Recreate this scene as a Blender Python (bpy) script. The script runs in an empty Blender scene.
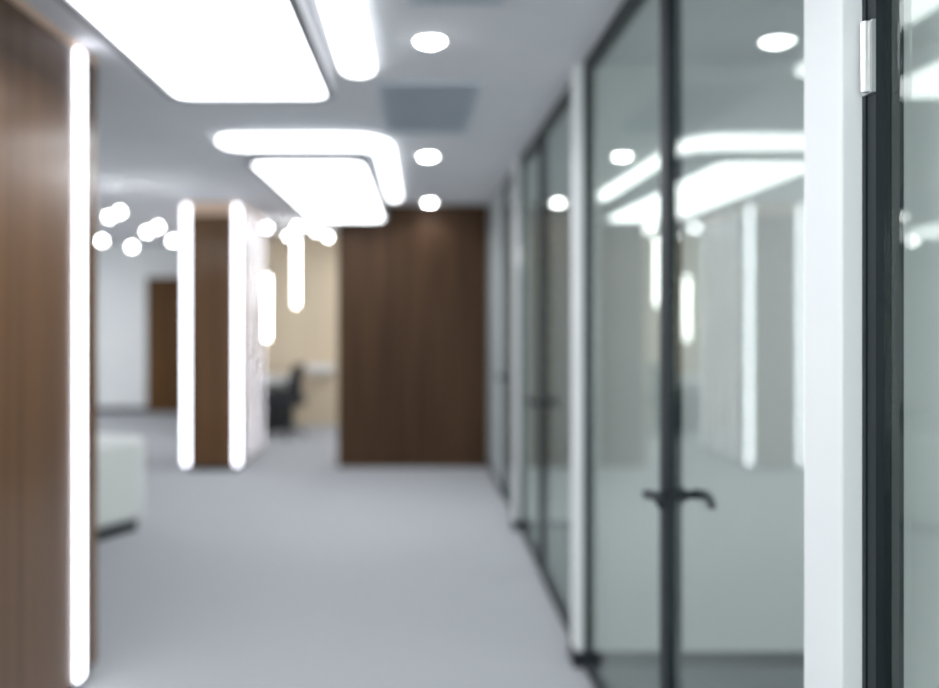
import bpy, bmesh, math, random
from mathutils import Vector, Matrix
random.seed(7)
C = bpy.context.scene.collection
sc = bpy.context.scene
R = math.radians

# ---------------------------------------------------------------- camera, world, exposure
EYE, CEIL = 1.60, 2.74
cam = bpy.data.cameras.new('camera'); co = bpy.data.objects.new('camera', cam); C.objects.link(co)
co.location = (0, 0, EYE); co.rotation_euler = (R(90), 0, 0)
cam.sensor_width = 36; cam.lens = 34.5
cam.shift_x = 51.5 / 939; cam.shift_y = -30 / 939
cam.clip_start = 0.05
cam.dof.use_dof = True; cam.dof.focus_distance = 1.40; cam.dof.aperture_fstop = 1.12
cam.dof.aperture_blades = 7
sc.camera = co
w = bpy.data.worlds.new('world'); sc.world = w; w.use_nodes = True
w.node_tree.nodes['Background'].inputs[0].default_value = (.93, .97, 1, 1)
w.node_tree.nodes['Background'].inputs[1].default_value = 7.2
# an unseen window is added behind the viewer for light from that side; the portal only guides the sampling of the sky through it
pl = bpy.data.lights.new('window_portal', 'AREA'); pl.shape = 'RECTANGLE'; pl.size = 4.5; pl.size_y = 2.2
pl.cycles.is_portal = True
po = bpy.data.objects.new('window_portal', pl); C.objects.link(po); po.location = (-1.75, -5.59, 1.5); po.rotation_euler = (R(90), 0, 0)
sc.view_settings.view_transform = 'Standard'; sc.view_settings.look = 'None'
sc.view_settings.exposure = 0; sc.view_settings.gamma = 1; sc.view_settings.use_curve_mapping = False
try:
    sc.cycles.use_denoising = True
    sc.cycles.max_bounces = 12; sc.cycles.diffuse_bounces = 6; sc.cycles.glossy_bounces = 6
    sc.cycles.transparent_max_bounces = 24
    sc.cycles.sample_clamp_indirect = 8
except Exception: pass

# ---------------------------------------------------------------- materials
def mat(name, col=(.8, .8, .8), rough=.5, metal=0, spec=.5):
    m = bpy.data.materials.new(name); m.use_nodes = True
    b = m.node_tree.nodes['Principled BSDF']
    b.inputs['Base Color'].default_value = (*col, 1); b.inputs['Roughness'].default_value = rough
    b.inputs['Metallic'].default_value = metal; b.inputs['Specular IOR Level'].default_value = spec
    return m
def vary(m, a, b_, scale=(1, 1, 1), ns=5, detail=4, bump=0, lo=.3, hi=.7, mult=None):
    """noise-driven colour between a and b_, object space"""
    nt = m.node_tree; N = nt.nodes; L = nt.links; bs = N['Principled BSDF']
    tc = N.new('ShaderNodeTexCoord'); mp = N.new('ShaderNodeMapping'); mp.inputs['Scale'].default_value = scale
    L.new(tc.outputs['Object'], mp.inputs[0])
    n = N.new('ShaderNodeTexNoise'); n.inputs['Scale'].default_value = ns; n.inputs['Detail'].default_value = detail
    L.new(mp.outputs[0], n.inputs['Vector'])
    r = N.new('ShaderNodeValToRGB'); r.color_ramp.elements[0].position = lo; r.color_ramp.elements[1].position = hi
    r.color_ramp.elements[0].color = (*a, 1); r.color_ramp.elements[1].color = (*b_, 1)
    L.new(n.outputs['Fac'], r.inputs[0]); L.new(r.outputs[0], bs.inputs['Base Color'])
    if bump:
        bp = N.new('ShaderNodeBump'); bp.inputs['Strength'].default_value = bump; bp.inputs['Distance'].default_value = .004
        L.new(n.outputs['Fac'], bp.inputs['Height']); L.new(bp.outputs[0], bs.inputs['Normal'])
    return m
def emit(name, col, s):
    m = bpy.data.materials.new(name); m.use_nodes = True; nt = m.node_tree
    nt.nodes.remove(nt.nodes['Principled BSDF'])
    e = nt.nodes.new('ShaderNodeEmission'); e.inputs[0].default_value = (*col, 1); e.inputs[1].default_value = s
    nt.links.new(e.outputs[0], nt.nodes['Material Output'].inputs[0])
    return m
def glass(name, tint):
    """clear sheet glass: both faces of the pane reflect by Fresnel, the rest passes straight through"""
    m = bpy.data.materials.new(name); m.use_nodes = True; nt = m.node_tree; N = nt.nodes; L = nt.links
    N.remove(N['Principled BSDF'])
    g = N.new('ShaderNodeNewGeometry')
    ior = N.new('ShaderNodeMix'); ior.data_type = 'FLOAT'
    ior.inputs[2].default_value = 1.52; ior.inputs[3].default_value = 1 / 1.52
    L.new(g.outputs['Backfacing'], ior.inputs[0])
    f = N.new('ShaderNodeFresnel'); L.new(ior.outputs[0], f.inputs['IOR'])
    t = N.new('ShaderNodeBsdfTransparent'); t.inputs[0].default_value = (*tint, 1)
    gl = N.new('ShaderNodeBsdfGlossy'); gl.inputs['Roughness'].default_value = .01
    gl.inputs[0].default_value = (.80, .85, .81, 1)
    mx = N.new('ShaderNodeMixShader')
    L.new(f.outputs[0], mx.inputs[0]); L.new(t.outputs[0], mx.inputs[1]); L.new(gl.outputs[0], mx.inputs[2])
    L.new(mx.outputs[0], N['Material Output'].inputs[0])
    return m
M = {}
M['ceiling'] = vary(mat('ceiling_paint', rough=.8), (.76, .77, .80), (.80, .81, .84), ns=2)
M['wall'] = vary(mat('wall_paint', rough=.6), (.85, .87, .88), (.88, .90, .90), ns=3)
M['carpet'] = vary(mat('grey_carpet', rough=.95, spec=.1), (.35, .365, .385), (.46, .475, .49), ns=70, detail=6, bump=.5)
M['carpet_dark'] = vary(mat('dark_grey_carpet', rough=.95, spec=.1), (.10, .11, .125), (.15, .16, .18), ns=70, detail=6, bump=.5)
M['glass_grey'] = vary(mat('grazing_glass_grey', rough=.5), (.42, .46, .46), (.46, .50, .50), ns=3)  # flat grey for glass seen at a grazing angle
M['tan'] = vary(mat('tan_wall', rough=.6), (.68, .56, .40), (.76, .64, .47), scale=(1, 1, .1), ns=4)
M['black'] = mat('black_aluminium', (.005, .011, .017), .5, .08)
M['base'] = mat('dark_baseboard', (.015, .018, .026), .5)
M['walnut'] = vary(mat('walnut_slats', rough=.5, spec=.15), (.045, .023, .012), (.112, .060, .032), scale=(6, 6, .18), ns=3, detail=5)
M['veneer'] = vary(mat('walnut_veneer', rough=.38, spec=.38), (.104, .047, .016), (.180, .088, .034), scale=(6, 6, .15), ns=2, detail=5)
for _k in ('veneer',):
    _b = M[_k].node_tree.nodes['Principled BSDF']; _b.inputs['Coat Weight'].default_value = .45; _b.inputs['Coat Roughness'].default_value = .22
    _b.inputs['Specular IOR Level'].default_value = .15
M['top_glow'] = vary(mat('top_glow_wood', rough=.4), (.88, .62, .44), (.90, .66, .48), scale=(1, 1, 8), ns=3)  # pale tone stands in for light glowing on the column tops
M['door_wood'] = vary(mat('brown_door', rough=.5, spec=.15), (.09, .042, .013), (.14, .066, .022), scale=(5, 5, .2), ns=3)
M['glass'] = glass('clear_glass', (.945, .968, .950))
M['steel'] = mat('brushed_steel', (.72, .72, .72), .3, .9)
M['frame_grey'] = mat('grey_light_frame', (.30, .31, .34), .5)
M['vent'] = mat('grey_vent', (.60, .66, .72), .5)
M['vent_dark'] = mat('vent_duct', (.44, .48, .53), .8)
M['white_trim'] = mat('white_trim', (.85, .85, .85), .5)
M['panel'] = emit('panel_light', (.95, .97, 1), 6.0)
M['office_fill'] = emit('office_fill_light', (.95, .97, 1), 4.4)  # glow of the panels added out of view in the glazed rooms
M['strip'] = emit('linear_light', (.95, .97, 1), 5.5)
M['led'] = emit('led_strip', (.88, .90, 1), 6)
M['down'] = emit('downlight_lens', (.96, .98, 1), 45)
M['globe'] = emit('globe_glow', (.97, .98, 1), 24)
M['tube'] = emit('tube_glow', (.97, .98, 1), 14)
M['fabric'] = vary(mat('white_upholstery', rough=.7), (.72, .74, .71), (.78, .80, .77), ns=60, bump=.2)
M['chair'] = vary(mat('black_fabric', rough=.7), (.006, .010, .018), (.012, .018, .03), ns=40)
M['plastic'] = mat('black_plastic', (.012, .014, .018), .4)
M['desk'] = mat('white_laminate', (.82, .83, .84), .35)

# ---------------------------------------------------------------- mesh helpers
def box(bm, x0, x1, y0, y1, z0, z1):
    v = [bm.verts.new((x, y, z)) for z in (z0, z1) for x, y in ((x0, y0), (x1, y0), (x1, y1), (x0, y1))]
    for f in ((3, 2, 1, 0), (4, 5, 6, 7), (0, 1, 5, 4), (1, 2, 6, 5), (2, 3, 7, 6), (3, 0, 4, 7)):
        bm.faces.new([v[i] for i in f])
def prism(bm, pts, z0, z1):
    a = sum(p[0] * q[1] - q[0] * p[1] for p, q in zip(pts, pts[1:] + pts[:1]))
    if a < 0: pts = pts[::-1]
    lo = [bm.verts.new((*p, z0)) for p in pts]; hi = [bm.verts.new((*p, z1)) for p in pts]
    n = len(pts)
    bm.faces.new(lo[::-1]); bm.faces.new(hi)
    for i in range(n): bm.faces.new((lo[i], lo[(i + 1) % n], hi[(i + 1) % n], hi[i]))
def lathe(bm, prof, c=(0, 0, 0), n=28, axis='Z'):
    rings = []
    for r, z in prof:
        ring = []
        for k in range(n):
            a = 2 * math.pi * k / n; p = (r * math.cos(a), r * math.sin(a), z)
            if axis == 'X': p = (p[2], p[0], p[1])
            ring.append(bm.verts.new((p[0] + c[0], p[1] + c[1], p[2] + c[2])))
        rings.append(ring)
    for a, b in zip(rings, rings[1:]):
        for k in range(n): bm.faces.new((a[k], a[(k + 1) % n], b[(k + 1) % n], b[k]))
    bm.faces.new(rings[0][::-1]); bm.faces.new(rings[-1])
def tube(bm, pts, r, n=12):
    pts = [Vector(p) for p in pts]; rings = []
    for i, p in enumerate(pts):
        d = (pts[min(i + 1, len(pts) - 1)] - pts[max(i - 1, 0)]).normalized()
        u = d.cross(Vector((0, 0, 1)))
        if u.length < .1: u = d.cross(Vector((1, 0, 0)))
        u.normalize(); v = d.cross(u)
        rr = r[i] if isinstance(r, (list, tuple)) else r
        rings.append([bm.verts.new(p + rr * (u * math.cos(2 * math.pi * k / n) + v * math.sin(2 * math.pi * k / n))) for k in range(n)])
    for a, b in zip(rings, rings[1:]):
        for k in range(n): bm.faces.new((a[k], a[(k + 1) % n], b[(k + 1) % n], b[k]))
    bm.faces.new(rings[0][::-1]); bm.faces.new(rings[-1])
def sphere(bm, c, r, sz=1):
    bmesh.ops.create_uvsphere(bm, u_segments=20, v_segments=12, radius=r, matrix=Matrix.Translation(c) @ Matrix.Diagonal((1, 1, sz, 1)))
def B(fn, *a, **k):
    bm = bmesh.new(); fn(bm, *a, **k); return bm
def obj(name, bm, m, parent=None, bevel=0, smooth=False, seg=3):
    bmesh.ops.recalc_face_normals(bm, faces=bm.faces)
    me = bpy.data.meshes.new(name); bm.to_mesh(me); bm.free(); me.materials.append(m)
    o = bpy.data.objects.new(name, me); C.objects.link(o)
    if parent is not None: o.parent = parent
    if smooth:
        for p in me.polygons: p.use_smooth = True
    if bevel:
        b = o.modifiers.new('bevel', 'BEVEL'); b.width = bevel; b.segments = seg; b.limit_method = 'ANGLE'
    return o
def tag(o, label, cat, group=None, kind=None):
    o['label'] = label; o['category'] = cat
    if group: o['group'] = group
    if kind: o['kind'] = kind
    return o
def thing(name, loc, label, cat, group=None, kind=None, rz=0):
    o = bpy.data.objects.new(name, None); C.objects.link(o); o.location = loc; o.rotation_euler.z = rz
    o.empty_display_size = .2
    return tag(o, label, cat, group, kind)
def struct(name, bm, m, label, cat, bevel=0):
    return tag(obj(name, bm, m, bevel=bevel), label, cat, kind='structure')
def rrect(x0, x1, y0, y1, r, n=8, corners=(1, 1, 1, 1)):
    pts = []
    for i, (cx, cy, a) in enumerate(((x1 - r, y1 - r, 0), (x0 + r, y1 - r, 90), (x0 + r, y0 + r, 180), (x1 - r, y0 + r, 270))):
        if not corners[i]:
            pts.append(((x1, y1), (x0, y1), (x0, y0), (x1, y0))[i]); continue
        for k in range(n + 1):
            t = R(a + 90 * k / n); pts.append((cx + r * math.cos(t), cy + r * math.sin(t)))
    return pts

# ---------------------------------------------------------------- the room
XL, XR, YN, YF = -6.5, 4.2, -5.5, 14.7
struct('floor', B(box, XL - .1, XR + .1, YN - .1, YF + .1, -.1, 0), M['carpet'], 'grey carpet running through the whole office', 'floor')
struct('floor_office', B(box, .81, XR, YN, YF, 0, .006), M['carpet_dark'], 'darker grey carpet in the glazed rooms', 'floor')
struct('ceiling', B(box, XL - .1, XR + .1, YN - .1, YF + .1, CEIL, CEIL + .1), M['ceiling'], 'flat pale grey painted office ceiling', 'ceiling')
struct('wall_left', B(box, XL - .1, XL, YN, YF, 0, CEIL), M['wall'], 'white wall at the left side of the open office', 'wall')
struct('wall_right', B(box, XR, XR + .1, YN, YF, 0, CEIL), M['wall'], 'white wall at the far side of the glazed rooms', 'wall')
bm = bmesh.new()
for a in ((XL - .1, -4.0, 0, CEIL), (.5, XR + .1, 0, CEIL), (-4.0, .5, 0, .4), (-4.0, .5, 2.6, CEIL)): box(bm, a[0], a[1], YN - .1, YN, a[2], a[3])
struct('wall_near', bm, M['wall'], 'white wall behind the viewer', 'wall')
t = thing('window_added', (-1.75, YN - .05, .4), 'unseen daylit window added behind the viewer to brighten the corridor', 'window', kind='structure')
bm = bmesh.new()
for a in ((-2.25, -2.20, 0, 2.2), (2.20, 2.25, 0, 2.2), (-.025, .025, 0, 2.2), (-2.20, 2.20, 0, .05), (-2.20, 2.20, 2.15, 2.2)): box(bm, a[0], a[1], -.03, .03, a[2], a[3])
obj('window_frame', bm, M['white_trim'], t)
for a in ((-2.195, -.03), (.03, 2.195)): obj('glass_pane', B(box, a[0], a[1], -.004, .004, .055, 2.145), M['glass'], t)
struct('wall_far', B(box, XL - .1, XR + .1, YF, YF + .1, 0, CEIL), M['wall'], 'pale wall with the brown door at the far left end', 'wall')
struct('baseboard_far', B(box, XL, -2.9, YF - .015, YF, 0, .08), M['base'], 'dark baseboard under the pale far wall', 'baseboard')
TY = 13.0
struct('wall_tan', B(box, -2.9, .9, TY, TY + .12, 0, CEIL), M['tan'], 'tan wall behind the desk and black chair', 'wall')

# slatted walnut block that closes the corridor
SX0, SX1, SY = -.84, .732, 9.40
bm = bmesh.new()
box(bm, SX0, SX1, SY + .02, SY + .30, .0, CEIL)
n = 34; pw = (SX1 - SX0) / n
for i in range(n):
    x = SX0 + i * pw
    box(bm, x + .15 * pw, x + .85 * pw, SY, SY + .021, .0, CEIL)
struct('wall_back', bm, M['walnut'], 'dark walnut slatted wall closing the end of the corridor', 'wall')

# cross walls between the glazed rooms (their ends show as the white posts) and the dark baseboards round them
CW = ((1.52, 1.67, 'nearest'), (4.08, 4.20, 'second'), (6.65, 6.77, 'third'))
names = ('wall_partition_near', 'wall_partition_middle', 'wall_partition_far')
labs = ('broad white wall end nearest the viewer beside the black door frame',
        'white wall end beyond the pane with the curved handle',
        'narrow white wall end nearer to the walnut wall')
PX = .715
for (a, b, _), nm, lb in zip(CW, names, labs):
    struct(nm, B(box, PX, XR, a, b, 0, CEIL), M['wall'], lb, 'wall', bevel=.004)
    bm = bmesh.new(); t = .012
    box(bm, PX - t, .748, a - t, a, 0, .07); box(bm, PX - t, PX, a, b, 0, .07); box(bm, PX - t, .748, b, b + t, 0, .07)
    box(bm, .802, XR, a - t, a, 0, .07); box(bm, .802, XR, b, b + t, 0, .07)
    struct(nm.replace('wall', 'baseboard'), bm, M['base'], 'dark baseboard along the ' + lb.replace(' beside', ', beside').split(',')[0], 'baseboard')
struct('wall_for_glass_bay', B(box, .748, .81, 7.85, 9.45, 0, CEIL), M['glass_grey'], 'narrow solid grey strip standing in for grazing glass between most distant glass door and walnut wall', 'wall')  # opaque strip replaces a glass bay, its grazing reflection put into the colour
struct('baseboard_corridor_end', B(box, .735, .748, 7.85, 9.437, 0, .07), M['base'], 'short dark baseboard before the foot of the walnut wall', 'baseboard')
struct('wall_room_end', B(box, .741, XR, 9.45, 9.57, 0, CEIL), M['wall'], 'pale strip of wall just right of the walnut wall', 'wall')
struct('baseboard_room_end', B(box, .81, XR, 9.438, 9.45, 0, .07), M['base'], 'short dark baseboard right of the foot of the walnut wall', 'baseboard')

# ---------------------------------------------------------------- glazing
FX0, FX1, GX = .750, .800, .770
def window(nm, y0, y1, label):
    t = thing(nm, (GX, y0, 0), label, 'glass partition', kind='structure')
    F = lambda a, b, z0, z1: B(box, FX0 - GX, FX1 - GX, a - y0, b - y0, z0, z1)
    bm = bmesh.new()
    for a, b, z0, z1 in ((y0, y0 + .035, 0, CEIL), (y1 - .035, y1, 0, CEIL), (y0 + .035, y1 - .035, 0, .05), (y0 + .035, y1 - .035, CEIL - .05, CEIL)):
        box(bm, FX0 - GX, FX1 - GX, a - y0, b - y0, z0, z1)
    obj('window_frame', bm, M['black'], t)
    obj('glass_pane', B(box, -.005, .005, .037, y1 - y0 - .037, .052, CEIL - .052), M['glass'], t)
    return t
def door(nm, y0, y1, label, hinge_at_near=True, handle=True):
    """full height glass door between y0 and y1; the lock side is the far one when hinge_at_near"""
    t = thing(nm, (GX, y0, 0), label, 'glass door', kind='structure')
    W = y1 - y0
    bm = bmesh.new()
    for a, b, z0, z1 in ((0, .012, 0, CEIL), (W - .012, W, 0, CEIL), (.012, W - .012, CEIL - .025, CEIL)):
        box(bm, FX0 - GX, FX1 - GX, a, b, z0, z1)
    obj('door_jamb', bm, M['black'], t)
    bm = bmesh.new(); s = .028
    for a, b, z0, z1 in ((.014, .014 + s, .006, CEIL - .028), (W - .014 - s, W - .014, .006, CEIL - .028),
                         (.014 + s, W - .014 - s, .006, .055), (.014 + s, W - .014 - s, CEIL - .07, CEIL - .028)):
        box(bm, FX0 - GX + .002, FX1 - GX - .002, a, b, z0, z1)
    obj('door_frame', bm, M['black'], t)
    obj('glass_pane', B(box, -.005, .005, .015 + s, W - .015 - s, .056, CEIL - .071), M['glass'], t)
    hy = .03 if hinge_at_near else W - .03
    for z in (.25, 2.025):
        bm = bmesh.new()
        lathe(bm, [(.0, -.06), (.008, -.058), (.008, .058), (.0, .06)], (FX0 - GX - .009, hy, z), n=12)
        box(bm, FX0 - GX - .004, FX0 - GX + .002, hy - .012, hy + .022, z - .06, z + .06)
        obj('hinge', bm, M['steel'], t, smooth=False)
    if handle:
        ly = W - .026 if hinge_at_near else .026
        sg = -1 if hinge_at_near else 1
        h = None
        bm = bmesh.new()
        for side in (-1, 1):
            x = (FX0 if side < 0 else FX1) - GX
            lathe(bm, [(.026, 0), (.026, .009), (.018, .012)] if side > 0 else [(.018, -.012), (.026, -.009), (.026, 0)], (x, ly, 1.05), axis='X', n=20)
            lathe(bm, [(.012, 0), (.012, .05)] if side > 0 else [(.012, -.05), (.012, 0)], (x, ly, 1.05), axis='X', n=14)
            xx = x + side * .05
            tube(bm, [(xx, ly - sg * .012, 1.05), (xx + side * .004, ly + sg * .03, 1.058), (xx + side * .004, ly + sg * .075, 1.064),
                      (xx, ly + sg * .115, 1.060), (xx - side * .002, ly + sg * .145, 1.046)], [.017, .015, .014, .013, .012])
        h = obj('door_handle', bm, M['black'], t, smooth=True)
    return t
door('door_1', .40, 1.52, 'clear glass door in black frame nearest the viewer, at the right edge', hinge_at_near=False)
door('door_2', 1.67, 2.76, 'glass door with black curved lever handle, reflecting the lit column')
window('window_1', 2.76, 4.08, 'fixed glass pane with black frame between curved handle and white wall end')
window('window_2', 4.20, 5.55, 'fixed glass pane beyond the second white wall end, before a door')
door('door_3', 5.55, 6.65, 'glass door in black frame just before the narrow white wall end', hinge_at_near=False)
door('door_4', 6.77, 7.85, 'most distant glass door in black frame near the walnut wall')
window('window_3', YN, .40, 'glass pane beside the viewer, outside the picture')

# far brown door
t = thing('door_5', (-4.42, YF, 0), 'brown wooden door in the pale wall at the far left', 'door', kind='structure')
obj('door_leaf', B(box, .05, .95, -.04, 0, .01, 2.15), M['door_wood'], t, bevel=.004)
bm = bmesh.new(); box(bm, 0, .05, -.05, 0, 0, 2.20); box(bm, .95, 1.0, -.05, 0, 0, 2.20); box(bm, .05, .95, -.05, 0, 2.15, 2.20)
obj('door_frame', bm, M['door_wood'], t)
bm = bmesh.new(); tube(bm, [(.86, -.04, 1.03), (.86, -.09, 1.03), (.75, -.095, 1.03)], .01)
obj('door_handle', bm, M['steel'], t, smooth=True)

# ---------------------------------------------------------------- ceiling lights
def light_panel(x0, x1, y0, y1, r, label, drop=0):
    t = thing('ceiling_light_panel', ((x0 + x1) / 2, (y0 + y1) / 2, CEIL - drop), label, 'ceiling light', 'large rectangular light panels on the ceiling')
    hx, hy = (x1 - x0) / 2, (y1 - y0) / 2; f = .035
    bm = bmesh.new()
    out = rrect(-hx - f, hx + f, -hy - f, hy + f, r + f); inn = rrect(-hx, hx, -hy, hy, r)
    N_ = len(out)
    ring = lambda pts, z: [bm.verts.new((*p, z)) for p in pts]
    ob, ot, ib, it = ring(out, -.03), ring(out, 0), ring(inn, -.03), ring(inn, 0)
    for i in range(N_):
        j = (i + 1) % N_
        for q in ((ob[i], ob[j], ot[j], ot[i]), (ib[j], ib[i], it[i], it[j]), (ob[j], ob[i], ib[i], ib[j]), (ot[i], ot[j], it[j], it[i])):
            bm.faces.new(q)
    obj('frame', bm, M['frame_grey'], t)
    if drop:
        obj('back_plate', B(prism, rrect(-hx - f, hx + f, -hy - f, hy + f, r + f), 0, .02), M['frame_grey'], t)
        for sx in (-1, 1):
            for yy in (-hy * .8, 0, hy * .8):
                obj('hanging_cable', B(tube, [(sx * hx * .7, yy, .02), (sx * hx * .7, yy, drop)], .003, 8), M['steel'], t)
    obj('diffuser', B(prism, rrect(-hx + .001, hx - .001, -hy + .001, hy - .001, r), -.022, -.001), M['office_fill'] if x0 > 2 else M['panel'], t)
    return t
light_panel(-1.05, -.395, .30, 3.95, .07, 'large rectangular light panel nearest the viewer, cut by the top edge', .17)
light_panel(-1.045, -.345, 5.58, 9.12, .12, 'smaller looking light panel beside the curved light', .17)

def l_light(pts, cx, cy, label):
    t = thing('linear_ceiling_light', (cx, cy, CEIL), label, 'ceiling light', 'white linear lights beside the panels')
    P = [(x - cx, y - cy) for x, y in pts]
    obj('diffuser', B(prism, P, -.028, -.008), M['strip'], t)
    obj('base', B(prism, P, -.008, 0), M['white_trim'], t)
def arc(cx, cy, rx, ry, a0, a1, n=10):
    return [(cx + rx * math.cos(R(a0 + (a1 - a0) * k / n)), cy + ry * math.sin(R(a0 + (a1 - a0) * k / n))) for k in range(n + 1)]
# curved one round panel two: across, corner, then along its right side
lx0, lx1, ix1 = -1.22, -.172, -.285
ya, yb, ye = 5.68, 6.10, 8.70
pts = arc(lx0 + .06, (ya + yb) / 2, .14, (yb - ya) / 2, 90, 270) + arc(lx1 - .22, ya + .45, .22, .45, 270, 360) \
    + arc((lx1 + ix1) / 2, ye, (lx1 - ix1) / 2, .12, 0, 180) + arc(ix1 - .10, yb + .22, .10, .22, 0, -90)
l_light(pts, -.6, 6.0, 'curved L shaped white light wrapping the corner of the farther panel')
pts = arc(-.275, 4.10, .075, .12, 0, 180) + [(-.35, 0.1), (-1.2, .1), (-1.2, -.2), (-.45, -.2)] + arc(-.45, .05, .25, .25, 270, 360)
l_light(pts, -.275, 2.0, 'straight end of white strip light right of the nearest panel')

# unseen panels added to brighten the glazed rooms, left office and tan wall, at the same ceiling height
light_panel(2.35, 3.35, 1.95, 3.70, .07, 'unseen light panel added to brighten the middle glazed room')
light_panel(2.35, 3.35, 4.50, 6.20, .07, 'unseen light panel added to brighten the farther glazed room')
light_panel(2.5, 3.3, -.6, .9, .07, 'unseen light panel added to brighten the glazed room beside the viewer')
light_panel(-6.2, -5.0, 8.2, 13.0, .07, 'unseen light panel added over the left side of the open office')
light_panel(2.35, 3.35, 7.3, 8.9, .07, 'unseen light panel added to brighten the farthest glazed room')
light_panel(-.62, .5, 10.1, 12.7, .07, 'hidden light panel added behind the walnut slatted wall to brighten the tan wall')
def downlight(x, y, label):
    t = thing('downlight', (x, y, CEIL), label, 'downlight', 'round downlights along the corridor ceiling')
    bm = bmesh.new(); n = 32
    prof = [(.058, -.001), (.058, -.010), (.070, -.010), (.074, -.001)]
    rings = [[bm.verts.new((r * math.cos(2 * math.pi * k / n), r * math.sin(2 * math.pi * k / n), z)) for k in range(n)] for r, z in prof]
    for a, b in zip(rings, rings[1:] + rings[:1]):
        for k in range(n): bm.faces.new((a[k], a[(k + 1) % n], b[(k + 1) % n], b[k]))
    obj('trim_ring', bm, M['white_trim'], t)
    obj('lens', B(lathe, [(.012, -.030), (.030, -.027), (.046, -.019), (.057, -.009), (.057, -.001)], n=32), M['down'], t)
    ld = bpy.data.lights.new('downlight_lamp', 'SPOT'); ld.energy = 10; ld.spot_size = R(150); ld.spot_blend = .6
    ld.shadow_soft_size = .03; ld.color = (.97, .98, 1)
    lo = bpy.data.objects.new('downlight_lamp', ld); C.objects.link(lo); lo.parent = t; lo.location = (0, 0, -.04)
downlight(.04, 1.02, 'round downlight added above the viewer, outside the picture')  # unseen downlight added to brighten the white wall ends
downlight(.05, 3.73, 'round downlight nearest the viewer, above the grey ceiling vent')
downlight(.072, 6.45, 'middle round downlight, just beyond the grey ceiling vent')
downlight(.115, 9.12, 'most distant round downlight, right in front of the walnut wall')

def vent(x0, x1, y0, y1, label):
    t = thing('ceiling_vent', ((x0 + x1) / 2, (y0 + y1) / 2, CEIL), label, 'air vent', 'grey grilles in the corridor ceiling')
    hx, hy = (x1 - x0) / 2, (y1 - y0) / 2
    bm = bmesh.new(); f = .03
    box(bm, -hx, hx, -hy, -hy + f, -.012, 0); box(bm, -hx, hx, hy - f, hy, -.012, 0)
    box(bm, -hx, -hx + f, -hy + f, hy - f, -.012, 0); box(bm, hx - f, hx, -hy + f, hy - f, -.012, 0)
    obj('frame', bm, M['vent'], t)
    obj('duct', B(box, -hx + f, hx - f, -hy + f, hy - f, -.002, -.0005), M['vent_dark'], t)
    bm = bmesh.new(); m_ = 22
    for i in range(m_):
        x = -hx + f + (i + .5) * (2 * hx - 2 * f) / m_
        box(bm, x - .004, x + .004, -hy + f, hy - f, -.011, -.002)
    for i in range(1, 6):
        y = -hy + f + i * (2 * hy - 2 * f) / 6; box(bm, -hx + f, hx - f, y - .003, y + .003, -.0115, -.0105)
    obj('grille', bm, M['vent'], t)
vent(-.20, .31, 4.42, 5.62, 'grey rectangular ceiling vent between two round downlights')
vent(-.03, .31, 2.10, 3.29, 'grey ceiling vent cut off by the top edge')

# ---------------------------------------------------------------- walnut columns with light strips
def column(x0, x1, y0, y1, strips, glow_h, label):
    t = thing('wood_column', ((x0 + x1) / 2, (y0 + y1) / 2, 0), label, 'column', kind='thing')
    hx, hy = (x1 - x0) / 2, (y1 - y0) / 2
    obj('plinth', B(box, -hx + .03, hx - .03, -hy + .03, hy - .03, 0, .05), M['black'], t)
    obj('body', B(box, -hx, hx, -hy, hy, .05, CEIL - glow_h), M['veneer'], t, bevel=.006)
    obj('top_glow_band', B(box, -hx, hx, -hy, hy, CEIL - glow_h, CEIL), M['top_glow'], t)  # band paler than the body, painting the light on the top
    for face, p, wd in strips:
        bm = bmesh.new(); z0, z1 = .06, CEIL - .03
        e = .001; q = .002 if wd < .04 else .006 if wd < .06 else .014
        if face == 'front':
            box(bm, p - wd / 2, p + wd / 2, -hy - q, -hy - e, z0, z1)
        elif face == 'right':
            box(bm, hx + e, hx + q, p - wd / 2, p + wd / 2, z0, z1)
        elif face == 'left':
            box(bm, -hx - q, -hx - e, p - wd / 2, p + wd / 2, z0, z1)
        else:
            box(bm, p - wd / 2, p + wd / 2, hy + e, hy + q, z0, z1)
        o = obj('light_strip', bm, M['led'], t); o['label'] = 'glowing white vertical light strip'
    return t
cy = (2.65 + 4.03) / 2
column(-2.02, -1.435, 2.65, 4.03, [('right', 3.80 - cy, .085), ('left', 3.80 - cy, .085)], .035,
       'large walnut column at the left edge with one bright vertical strip')
cy = (9.2 + 10.62) / 2
column(-2.40, -1.82, 9.2, 10.62, [('front', -.262, .055), ('front', .262, .055), ('right', 9.62 - cy, .032), ('right', 10.05 - cy, .032),
       ('right', 10.52 - cy, .032), ('left', 9.62 - cy, .032), ('left', 10.05 - cy, .032), ('left', 10.52 - cy, .032)], .125,
       'distant walnut column edged by bright vertical strips, standing in the open office')

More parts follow.
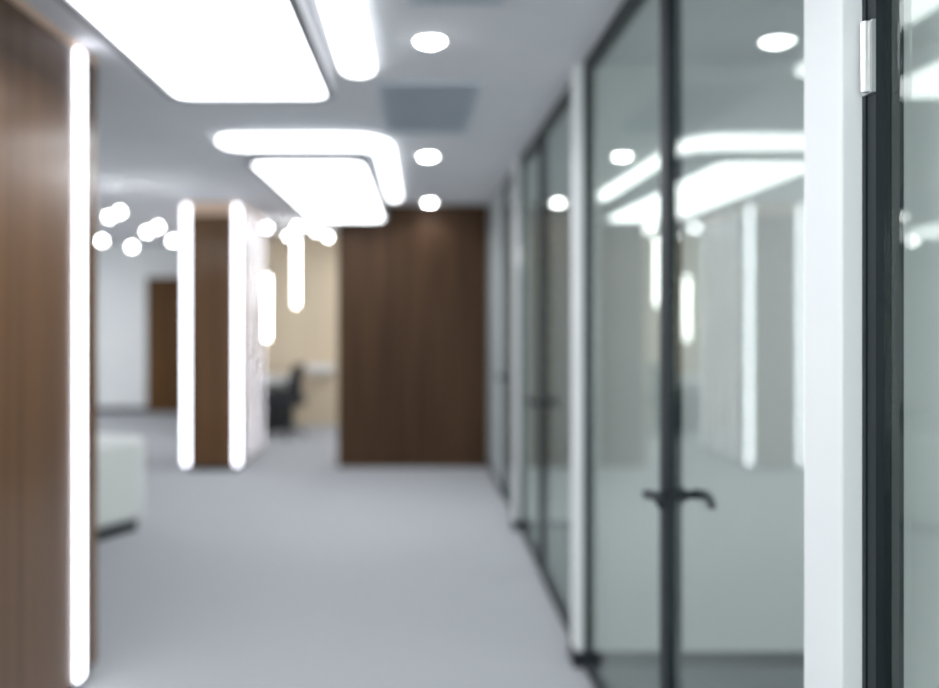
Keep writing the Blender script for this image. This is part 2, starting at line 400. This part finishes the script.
# ---------------------------------------------------------------- hanging lamps
def chandelier(x, y, globes, r, label):
    t = thing('globe_chandelier', (x, y, CEIL), label, 'hanging lamp', 'clusters of glowing globes')
    obj('canopy', B(lathe, [(.09, -.025), (.10, -.02), (.10, 0)]), M['white_trim'], t)
    for gx, gy, gz in globes:
        g = obj('globe', B(sphere, (gx - x, gy - y, gz - CEIL), r), M['globe'], t, smooth=True)
        top = gz + r - CEIL
        p0 = Vector((0, 0, -.024)); p1 = Vector((gx - x, gy - y, top - .002))
        if gz > 2.62:
            bm = B(tube, [p0 + Vector(((gx - x) * .5, (gy - y) * .5, .005)), p1], .003, 8)
        else:
            bm = B(tube, [p0, Vector((p1.x, p1.y, -.03)), p1], .003, 8)
        obj('stem', bm, M['steel'], g)
def at(px, py, d): return ((px - 418) * d / 900, d, EYE - (py - 314) * d / 900)
G = [at(120, 212, 8.15), at(109, 217, 7.9), at(102, 241, 7.75), at(132, 247, 7.85), at(158, 227, 8.1), at(147, 232, 7.8), at(173, 241, 8.0)]
chandelier(-2.50, 8.0, G, .030, 'cluster of glowing globes hanging between the two walnut columns')
G = [at(267, 228, 11.0), at(289, 236, 10.9), at(297, 227, 11.2), at(309, 226, 11.15), at(316, 231, 11.1), at(328, 237, 10.85)]
chandelier(-1.42, 11.05, G, .030, 'cluster of glowing globes beyond the distant column, near the tan wall')
def tube_lamp(x, y, z0, z1, label):
    t = thing('tube_pendant', (x, y, CEIL), label, 'hanging lamp', 'vertical tube pendants by the tan wall')
    obj('canopy', B(lathe, [(.04, -.02), (.045, -.015), (.045, 0)]), M['white_trim'], t)
    obj('cord', B(tube, [(0, 0, -.02), (0, 0, z1 - CEIL + .03)], .003, 8), M['black'], t)
    obj('cap', B(lathe, [(.020, z1 - CEIL), (.020, z1 - CEIL + .03), (.01, z1 - CEIL + .035)], n=16), M['white_trim'], t)
    obj('light_tube', B(lathe, [(.008, z0 - CEIL), (.02, z0 - CEIL + .01), (.02, z1 - CEIL)], n=16), M['tube'], t)
tube_lamp(-1.585, 11.7, 1.70, 2.60, 'higher of two glowing tube pendants in front of the tan wall')
tube_lamp(-1.96, 11.7, 1.26, 2.09, 'lower glowing tube pendant partly beside the distant column')

# ---------------------------------------------------------------- furniture
t = thing('ottoman', (-2.56, 6.54, 0), 'white upholstered cube seat on the carpet behind the near column', 'ottoman', rz=R(-28))
obj('seat', B(box, -.40, .40, -.40, .40, .08, .69), M['fabric'], t, bevel=.05, seg=5)
bm = bmesh.new(); tube(bm, [(x, y, .56) for x, y in rrect(-.402, .402, -.402, .402, .05, 5)] + [(.402, .0, .56)], .006, 6)
obj('piping', bm, M['fabric'], t)
obj('plinth', B(box, -.36, .36, -.34, .34, 0, .08), M['black'], t)

t = thing('office_desk', (-2.35, 12.35, 0), 'white desk with slanted end in front of the tan wall', 'desk')
top = [(-.75, -.35), (.37, -.35), (.68, .35), (-.75, .35)]
obj('tabletop', B(prism, top, .715, .75), M['desk'], t, bevel=.006)
obj('apron', B(prism, [(-.73, -.33), (.35, -.33), (.64, .33), (.61, .33), (.33, -.30), (-.73, -.30)], .59, .714), M['desk'], t)
for x, y in ((-.68, -.26), (.28, -.26), (.52, .27), (-.68, .27)):
    obj('leg', B(box, x - .025, x + .025, y - .025, y + .025, 0, .714 if True else 0), M['desk'], t)
obj('modesty_shade_panel', B(prism, [(-.70, -.30), (.33, -.30), (.60, .31), (.58, .31), (.31, -.28), (-.70, -.28)], .03, .588), M['black'], t)  # panel blackened for the shade under the desk, slanted end added for it

t = thing('office_chair', (-1.78, 11.72, 0), 'black office chair at the end of the white desk', 'chair', rz=R(-12))
bm = bmesh.new()
box(bm, -.30, .24, -.28, .28, .40, .51)
obj('seat', bm, M['chair'], t, bevel=.03)
bm = bmesh.new()
vs = []
for i in range(9):
    z = .52 + i * .43 / 8; xo = .19 + .06 * (i / 8) - .03 * math.sin(math.pi * i / 8)
    hw = .22 * (1 - .25 * (i / 8) ** 3)
    vs.append([bm.verts.new((xo + s * .022, hw * (-1 + 2 * j / 6) , z)) for s in (-1, 1) for j in range(7)])
for a, b in zip(vs, vs[1:]):
    for j in range(6):
        bm.faces.new((a[j], a[j + 1], b[j + 1], b[j])); bm.faces.new((a[8 + j], a[7 + j], b[7 + j], b[8 + j]))
    bm.faces.new((a[0], b[0], b[7], a[7])); bm.faces.new((a[6], a[13], b[13], b[6]))
bm.faces.new(vs[0]); bm.faces.new(vs[-1]) if False else None
for j in range(6): bm.faces.new((vs[-1][j], vs[-1][j + 1], vs[-1][8 + j], vs[-1][7 + j]))
obj('backrest', bm, M['chair'], t, bevel=.008)
obj('back_support', B(tube, [(.05, 0, .42), (.22, 0, .42), (.26, 0, .55), (.245, 0, .70)], .018), M['plastic'], t)
for s in (-1, 1):
    obj('armrest', B(tube, [(.0, s * .24, .45), (.0, s * .29, .50), (.0, s * .29, .66), (-.16, s * .29, .68), (.14, s * .29, .68)], .016), M['plastic'], t)
obj('gas_lift', B(lathe, [(.035, .08), (.035, .25), (.022, .26), (.022, .43)]), M['plastic'], t)
for k in range(5):
    a = R(72 * k + 20); c, s = math.cos(a), math.sin(a)
    l = obj('base_arm', B(tube, [(0, 0, .10), (.15 * c, .15 * s, .095), (.29 * c, .29 * s, .075)], [.025, .022, .016]), M['plastic'], t)
    obj('caster', B(lathe, [(.024, -.02), (.03, -.012), (.03, .012), (.024, .02)], (.29 * c, .29 * s, .030), axis='X', n=16), M['plastic'], l)

t = thing('wall_shelf', (-1.40, TY, .80), 'small white wall shelf low on the tan wall', 'shelf')
obj('board', B(box, -.19, .19, -.16, 0, 0, .03), M['white_trim'], t)
obj('lip', B(box, -.19, .19, -.18, -.16, -.03, .08), M['white_trim'], t)
